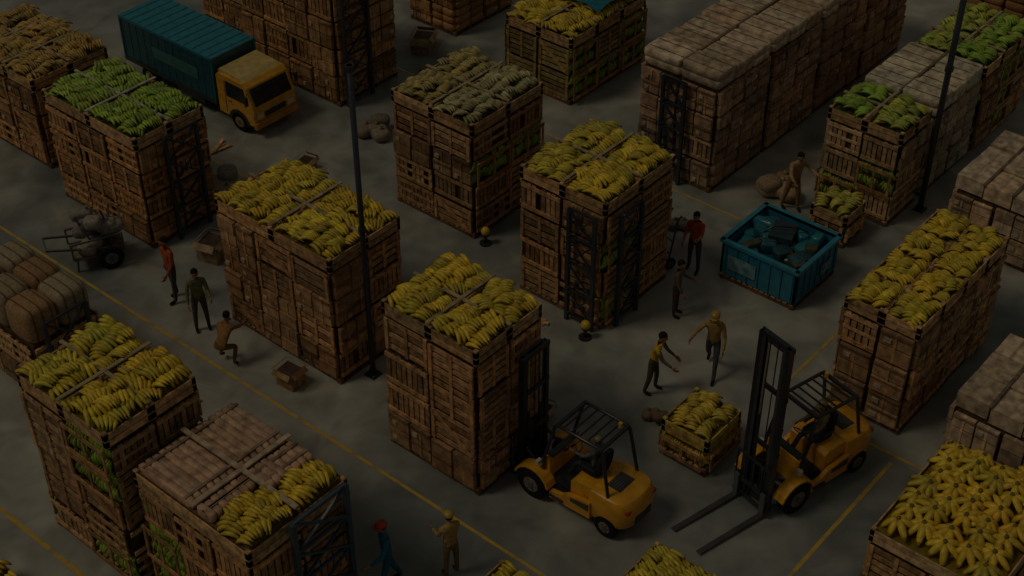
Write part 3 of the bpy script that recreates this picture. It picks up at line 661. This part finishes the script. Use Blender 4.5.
def pole(loc,h,r=.055):
    mb=MB(); mb.box((0,0,.02),(.3,.3,.04),STEEL,PAINT); mb.tube([(0,0,0),(0,0,h)],r,STEEL,PAINT,10)
    for s in (-1,1):
        for t in (-1,1): mb.cyl((s*.11,t*.11,.03),(s*.11,t*.11,.07),.018,(.2,.2,.2),PAINT,6)
    mb.cyl((0,0,h*.5),(0,0,h*.5+.12),r*1.4,STEEL,PAINT,10); mb.cyl((0,0,h-.1),(0,0,h),r*1.5,STEEL,PAINT,10)
    mb.build('steel_pole',loc=loc)
pole((-4.6,.36,0),8.2,.065); pole((9.75,-6.2,0),8.5,.08)

# ------------------------------------------------------------------ floor
def floor():
    me=bpy.data.meshes.new('floor'); s=70; me.from_pydata([(-s,-s,0),(s,-s,0),(s,s,0),(-s,s,0)],[],[(0,1,2,3)])
    o=bpy.data.objects.new('floor',me); bpy.context.collection.objects.link(o)
    m=bpy.data.materials.new('stained_concrete'); m.use_nodes=True; nt=m.node_tree;N=nt.nodes;L=nt.links;b=N['Principled BSDF']
    tc=N.new('ShaderNodeTexCoord')
    def noise(sc_,det,dist=0):
        n=N.new('ShaderNodeTexNoise'); n.inputs['Scale'].default_value=sc_; n.inputs['Detail'].default_value=det; n.inputs['Distortion'].default_value=dist; L.new(tc.outputs['Object'],n.inputs['Vector']); return n
    a=noise(.16,5,.6); r=N.new('ShaderNodeValToRGB'); L.new(a.outputs['Fac'],r.inputs[0])
    r.color_ramp.elements[0].position=.36; r.color_ramp.elements[0].color=(.17,.195,.19,1); r.color_ramp.elements[1].position=.60; r.color_ramp.elements[1].color=(.42,.41,.36,1)
    c=noise(1.1,10,.5); r2=N.new('ShaderNodeMapRange'); r2.inputs['From Min'].default_value=.3; r2.inputs['From Max'].default_value=.7; r2.inputs['To Min'].default_value=.68; r2.inputs['To Max'].default_value=1.2; L.new(c.outputs['Fac'],r2.inputs['Value'])
    y=N.new('ShaderNodeVectorMath'); y.operation='SCALE'; L.new(r.outputs[0],y.inputs[0]); L.new(r2.outputs[0],y.inputs['Scale']); L.new(y.outputs[0],b.inputs['Base Color'])
    r3=N.new('ShaderNodeMapRange'); r3.inputs['To Min'].default_value=.25; r3.inputs['To Max'].default_value=.7; L.new(c.outputs['Fac'],r3.inputs['Value']); L.new(r3.outputs[0],b.inputs['Roughness'])
    me.materials.append(m)
    m2=bpy.data.materials.new('worn_yellow_paint'); m2.use_nodes=True; nt=m2.node_tree;N=nt.nodes;L=nt.links;b=N['Principled BSDF']
    tc=N.new('ShaderNodeTexCoord'); n=N.new('ShaderNodeTexNoise'); n.inputs['Scale'].default_value=3; n.inputs['Detail'].default_value=8; L.new(tc.outputs['Object'],n.inputs['Vector'])
    r=N.new('ShaderNodeValToRGB'); r.color_ramp.elements[0].position=.36; r.color_ramp.elements[0].color=(.36,.29,.14,1); r.color_ramp.elements[1].position=.52; r.color_ramp.elements[1].color=(.64,.41,.05,1); L.new(n.outputs['Fac'],r.inputs[0]); L.new(r.outputs[0],b.inputs['Base Color'])
    for x0,x1,y0,y1 in ((-6.80,-6.72,-8,14),(-12.78,-12.68,-6,14),(-4,.6,-10.36,-10.27),(.8,.88,-11.3,-9.4),(1,8.4,-7.2,-7.13),(6.2,6.26,-4,12),(-1.0,-.93,5.5,13)):
        me=bpy.data.meshes.new('floor_marking'); cx,cy=(x0+x1)/2,(y0+y1)/2; me.from_pydata([(x0-cx,y0-cy,0),(x1-cx,y0-cy,0),(x1-cx,y1-cy,0),(x0-cx,y1-cy,0)],[],[(0,1,2,3)])
        q=bpy.data.objects.new('floor_marking',me); bpy.context.collection.objects.link(q); q.location=(cx,cy,.004); me.materials.append(m2)
floor()

# ------------------------------------------------------------------ light
w=bpy.data.worlds.new('world'); sc.world=w; w.use_nodes=True; bg=w.node_tree.nodes['Background']; bg.inputs[0].default_value=(.74,.71,.60,1); bg.inputs[1].default_value=.06
def sun(name,to,energy,col,ang):
    l=bpy.data.lights.new(name,'SUN'); l.energy=energy; l.color=col; l.angle=D(ang); o=bpy.data.objects.new(name,l); bpy.context.collection.objects.link(o)
    o.rotation_euler=Vector(to).to_track_quat('Z','Y').to_euler(); o.location=(0,0,15)
sun('skylight_sun',(-.5,.35,.85),.29,(1,.86,.62),16)

# ------------------------------------------------------------------ camera
f=1450.; th=math.radians(38); al=math.radians(40.15); d=36.5
head=Vector((math.cos(al),math.sin(al),0)); fw=(head*math.cos(th)+Vector((0,0,-math.sin(th)))).normalized()
right=fw.cross(Vector((0,0,1))).normalized(); up=right.cross(fw)
cam=bpy.data.cameras.new('camera'); co=bpy.data.objects.new('camera',cam); bpy.context.collection.objects.link(co)
cam.lens=f*36/1024; cam.clip_end=300
M=Matrix((right,up,-fw)).transposed().to_4x4(); M.translation=-fw*d; co.matrix_world=M
sc.camera=co
